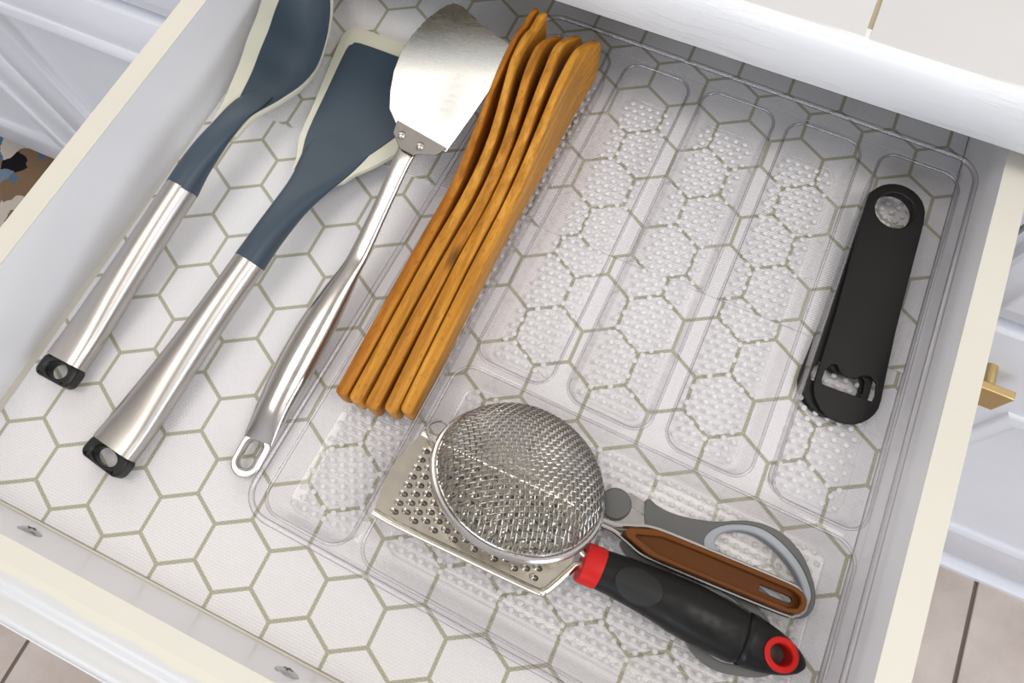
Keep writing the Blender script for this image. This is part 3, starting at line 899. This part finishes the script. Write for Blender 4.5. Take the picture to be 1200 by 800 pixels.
# ------------------------------------------------------------------ strainer
t = thing('strainer', (17.6, 6.5, .5), 'round steel mesh strainer lying dome up on the grater, brown handled', 'strainer')
RC = Vector((17.57, 6.37, 3.05)); RR = 4.45; DH = 2.4
MT = Matrix.Rotation(-.55, 3, 'X') @ Matrix.Rotation(.12, 3, 'Y')
RT = lambda p: RC + MT @ Vector(p)
obj('rim', tube([RT((RR * math.cos(a), RR * math.sin(a), 0)) for a in [2 * PI * k / 72 for k in range(72)]], .19, 10, closed=True), M_stamped, t)
obj('rim_lip', tube([RT(((RR - .16) * math.cos(a), (RR - .16) * math.sin(a), .20)) for a in [2 * PI * k / 72 for k in range(72)]], .07, 8, closed=True), M_stamped, t)
R0 = RR - .14
pit = .235
nw = int(R0 / pit)
wr = []
for fam in (0, 1):
    for i in range(-nw, nw + 1):
        q = i * pit
        half = math.sqrt(max(R0 * R0 - q * q, 0))
        if half < .3: continue
        ns = max(6, int(half * 2 / (pit / 2)))
        pts = []
        for k in range(ns + 1):
            s = -half + 2 * half * k / ns
            z = DH * math.sqrt(max(0, 1 - (q * q + s * s) / (R0 * R0 * 1.0001)))
            wv = .038 * math.cos(PI * s / pit) * (1 if (i + fam) % 2 else -1)
            x, y = (q, s) if fam == 0 else (s, q)
            rot = math.radians(28)
            x, y = x * math.cos(rot) - y * math.sin(rot), x * math.sin(rot) + y * math.cos(rot)
            nrm = Vector((x / (R0 * R0), y / (R0 * R0), max(z, .05) / (DH * DH))).normalized()
            pts.append(RT(Vector((x, y, z + .12)) + nrm * wv))
        wr.append(tube(pts, .042, 4, cap=False))
g = obj('wire_mesh', join(*wr), M_wire, t, angle=80)
g['kind'] = 'stuff'
# resting ear
ear = [RT((-RR * math.cos(a) * 1.0, RR * math.sin(a), .05)) for a in (-.13, .17)]
eo = Vector((-.95, .02, .02))
ez = smoothpts([ear[0], ear[0] + MT @ Vector((-.55, .02, .1)), (ear[0] + ear[1]) / 2 + MT @ Vector((-.92, 0, .12)), ear[1] + MT @ Vector((-.55, -.02, .1)), ear[1]], 6)
obj('resting_ear', tube(ez, .09, 8), M_stamped, t)
# handle: doubled wire with a brown silicone insert
H0 = RT((RR, 0, .05))
hx = Vector((32.5, 6.52, 2.05))
hd_ = (hx - H0).normalized(); hu = Vector((-hd_.y, hd_.x, 0)).normalized()
ln = (hx - H0).length
HP = lambda u, v, z: H0 + hd_ * v + hu * u + Vector((0, 0, z))
# start of the brown part
vs = 2.0
vs = 1.35
wire = [(-.12, -.05), (-.13, .4), (-.16, .9), (-.42, 1.7), (-.70, 2.7), (-.74, 5), (-.72, ln - 1.0), (-.58, ln - .3), (-.28, ln + .04), (0, ln + .1)]
wpts = smoothpts(wire + [(-u, v) for u, v in wire[::-1][1:]], 4)
obj('handle_wire', tube([HP(u, v, -.20) for u, v in wpts], .13, 10), M_stamped, t)
bo = [(0.0, vs - .05), (-.22, vs + .12), (-.62, vs + 1.3), (-.66, vs + 1.6), (-.66, 5), (-.65, ln - .9), (-.52, ln - .3), (-.26, ln - .05), (0, ln)]
bo = bo + [(-u, v) for u, v in bo[::-1][1:-1]]
bi = [(0.0, vs + .5), (-.08, vs + .6), (-.42, vs + 1.75), (-.45, 5), (-.43, ln - .8), (-.30, ln - .38), (0, ln - .26)]
bi = bi + [(-u, v) for u, v in bi[::-1][1:-1]]
slot = [(-.15, ln - 2.2), (-.15, ln - .65), (0, ln - .5), (.15, ln - .65), (.15, ln - 2.2)]


def insert(zt, zb, zr):
    """silicone bar with a trough, and a slot through its end"""
    v, f, lp = fill2d(bo, [bi]); n = len(v)
    v2, f2, lp2 = fill2d(bi, [slot]); n2 = len(v2)
    VV = [HP(u, q, zt) for u, q in v] + [HP(u, q, zb) for u, q in v]
    FF = [tuple(q) for q in f] + [tuple(i + n for i in q)[::-1] for q in f]
    a = lp[0]
    FF += [(a[i], a[(i + 1) % len(a)], a[(i + 1) % len(a)] + n, a[i] + n) for i in range(len(a))]
    b0 = len(VV)
    VV += [HP(u, q, zr) for u, q in v2] + [HP(u, q, zb) for u, q in v2]
    FF += [tuple(i + b0 for i in q) for q in f2] + [tuple(i + b0 + n2 for i in q)[::-1] for q in f2]
    s = lp2[1]
    FF += [(b0 + s[i], b0 + s[(i + 1) % len(s)], b0 + n2 + s[(i + 1) % len(s)], b0 + n2 + s[i]) for i in range(len(s))]
    i1, i2 = lp[1], lp2[0]
    FF += [(i1[i], i1[(i + 1) % len(i1)], b0 + i2[(i + 1) % len(i2)], b0 + i2[i]) for i in range(len(i1))]
    return VV, FF


obj('handle_insert', insert(.36, -.46, -.16), M_brown, t, angle=40, bevel=.05, seg=2)

# ------------------------------------------------------------------ scissors
t = thing('scissors', (27, 6, .4), 'grey handled kitchen scissors lying under the strainer and grater handles', 'scissors')
ZS = 1.35
pv = (22.5, 7.42)
obj('blade', plate([(22.0, 8.0), (23.1, 8.35), (24.6, 7.95), (25.2, 7.2), (24.6, 6.9), (23.2, 6.9), (20.5, 6.6), (14.6, 6.75), (15.2, 7.3)], [], lambda x, y: ZS - .28 - (24 - x) * .028, .16), M_stamped, t, bevel=.03)
obj('blade', plate([(22.0, 6.8), (22.9, 6.35), (24.3, 5.65), (25.0, 6.2), (24.6, 7.4), (23.2, 7.7), (20.5, 8.0), (14.8, 8.2), (15.2, 7.4)], [], lambda x, y: ZS - .10 - (24 - x) * .028, .16), M_stamped, t, bevel=.03)
obj('pivot_cap', loft([[(pv[0] + r * math.cos(a), pv[1] + r * math.sin(a), ZS - .10 + h) for a in [2 * PI * k / 30 for k in range(30)]] for r, h in ((.82, 0), (.82, .22), (.74, .30), (.01, .32))]), M_greyg, t)
up_out = [(23.9, 8.35), (24.5, 8.24), (25.2, 8.18), (26.3, 8.34), (27.55, 8.72), (28.7, 9.29), (29.75, 9.57), (30.9, 9.48), (32, 8.9), (32.8, 7.95), (33.15, 7.2), (33.15, 6.5), (32.8, 6.0), (32, 5.8), (30.5, 6.1), (28.6, 6.4), (26.8, 6.35), (25.4, 6.45), (24.5, 6.85), (24.1, 7.4)]
up_hole = [(27.26, 7.7), (27.65, 8.43), (28.47, 8.98), (29.67, 9.3), (30.87, 9.04), (32.05, 8.37), (32.8, 7.5), (32.95, 6.9), (32.75, 6.4), (32, 6.15), (30.4, 6.6), (28.6, 6.85), (27.6, 7.1)]
up_in = [(27.81, 7.79), (28.04, 8.31), (28.92, 8.80), (29.9, 8.88), (31.05, 8.51), (31.92, 7.95), (32.5, 7.28), (32.5, 6.7), (32, 6.5), (30.4, 6.95), (28.8, 7.2), (28.1, 7.4)]


def shrink(loop, k):
    cx = sum(p[0] for p in loop) / len(loop); cy = sum(p[1] for p in loop) / len(loop)
    out = []
    for p in loop:
        d = Vector((p[0] - cx, p[1] - cy)); l = d.length
        d *= (l - k) / l
        out.append((cx + d.x, cy + d.y))
    return out


flat = lambda z: (lambda x, y: z)
obj('finger_loop', plate(smoothpts(up_out, 4, True), [smoothpts(up_hole, 4, True)], flat(ZS), .85), M_greyg, t, bevel=.16, seg=3)
obj('loop_lining', plate(smoothpts(shrink(up_hole, -.12), 4, True), [smoothpts(up_in, 4, True)], flat(ZS - .06), .74), M_paleg, t, bevel=.12, seg=3)
lo_out = [(23.45, 5.83), (24, 6.2), (25.2, 5.9), (26.4, 5.75), (27.6, 5.85), (28.8, 6.0), (30, 5.95), (31, 5.5), (31.9, 4.9), (32.6, 4.1), (32.6, 3.4), (31.8, 2.67), (30.8, 2.29), (29.8, 2.08), (28.9, 2.24), (28.2, 2.64), (27.6, 3.3), (27, 4.0), (26, 4.6), (25, 5.0), (23.9, 5.4)]
lo_hole = [(26.9, 5.2), (27.9, 5.55), (28.9, 5.6), (30.2, 5.3), (31.2, 4.6), (31.8, 3.9), (31.7, 3.3), (30.8, 2.8), (29.8, 2.55), (29, 2.75), (28.3, 3.3), (27.6, 4.1)]
obj('finger_loop', plate(smoothpts(lo_out, 4, True), [smoothpts(lo_hole, 4, True)], flat(ZS - .18), .74), M_greyg, t, bevel=.16, seg=3)
obj('loop_lining', plate(smoothpts(shrink(lo_hole, -.12), 4, True), [smoothpts(shrink(lo_hole, .34), 4, True)], flat(ZS - .22), .62), M_paleg, t, bevel=.12, seg=3)
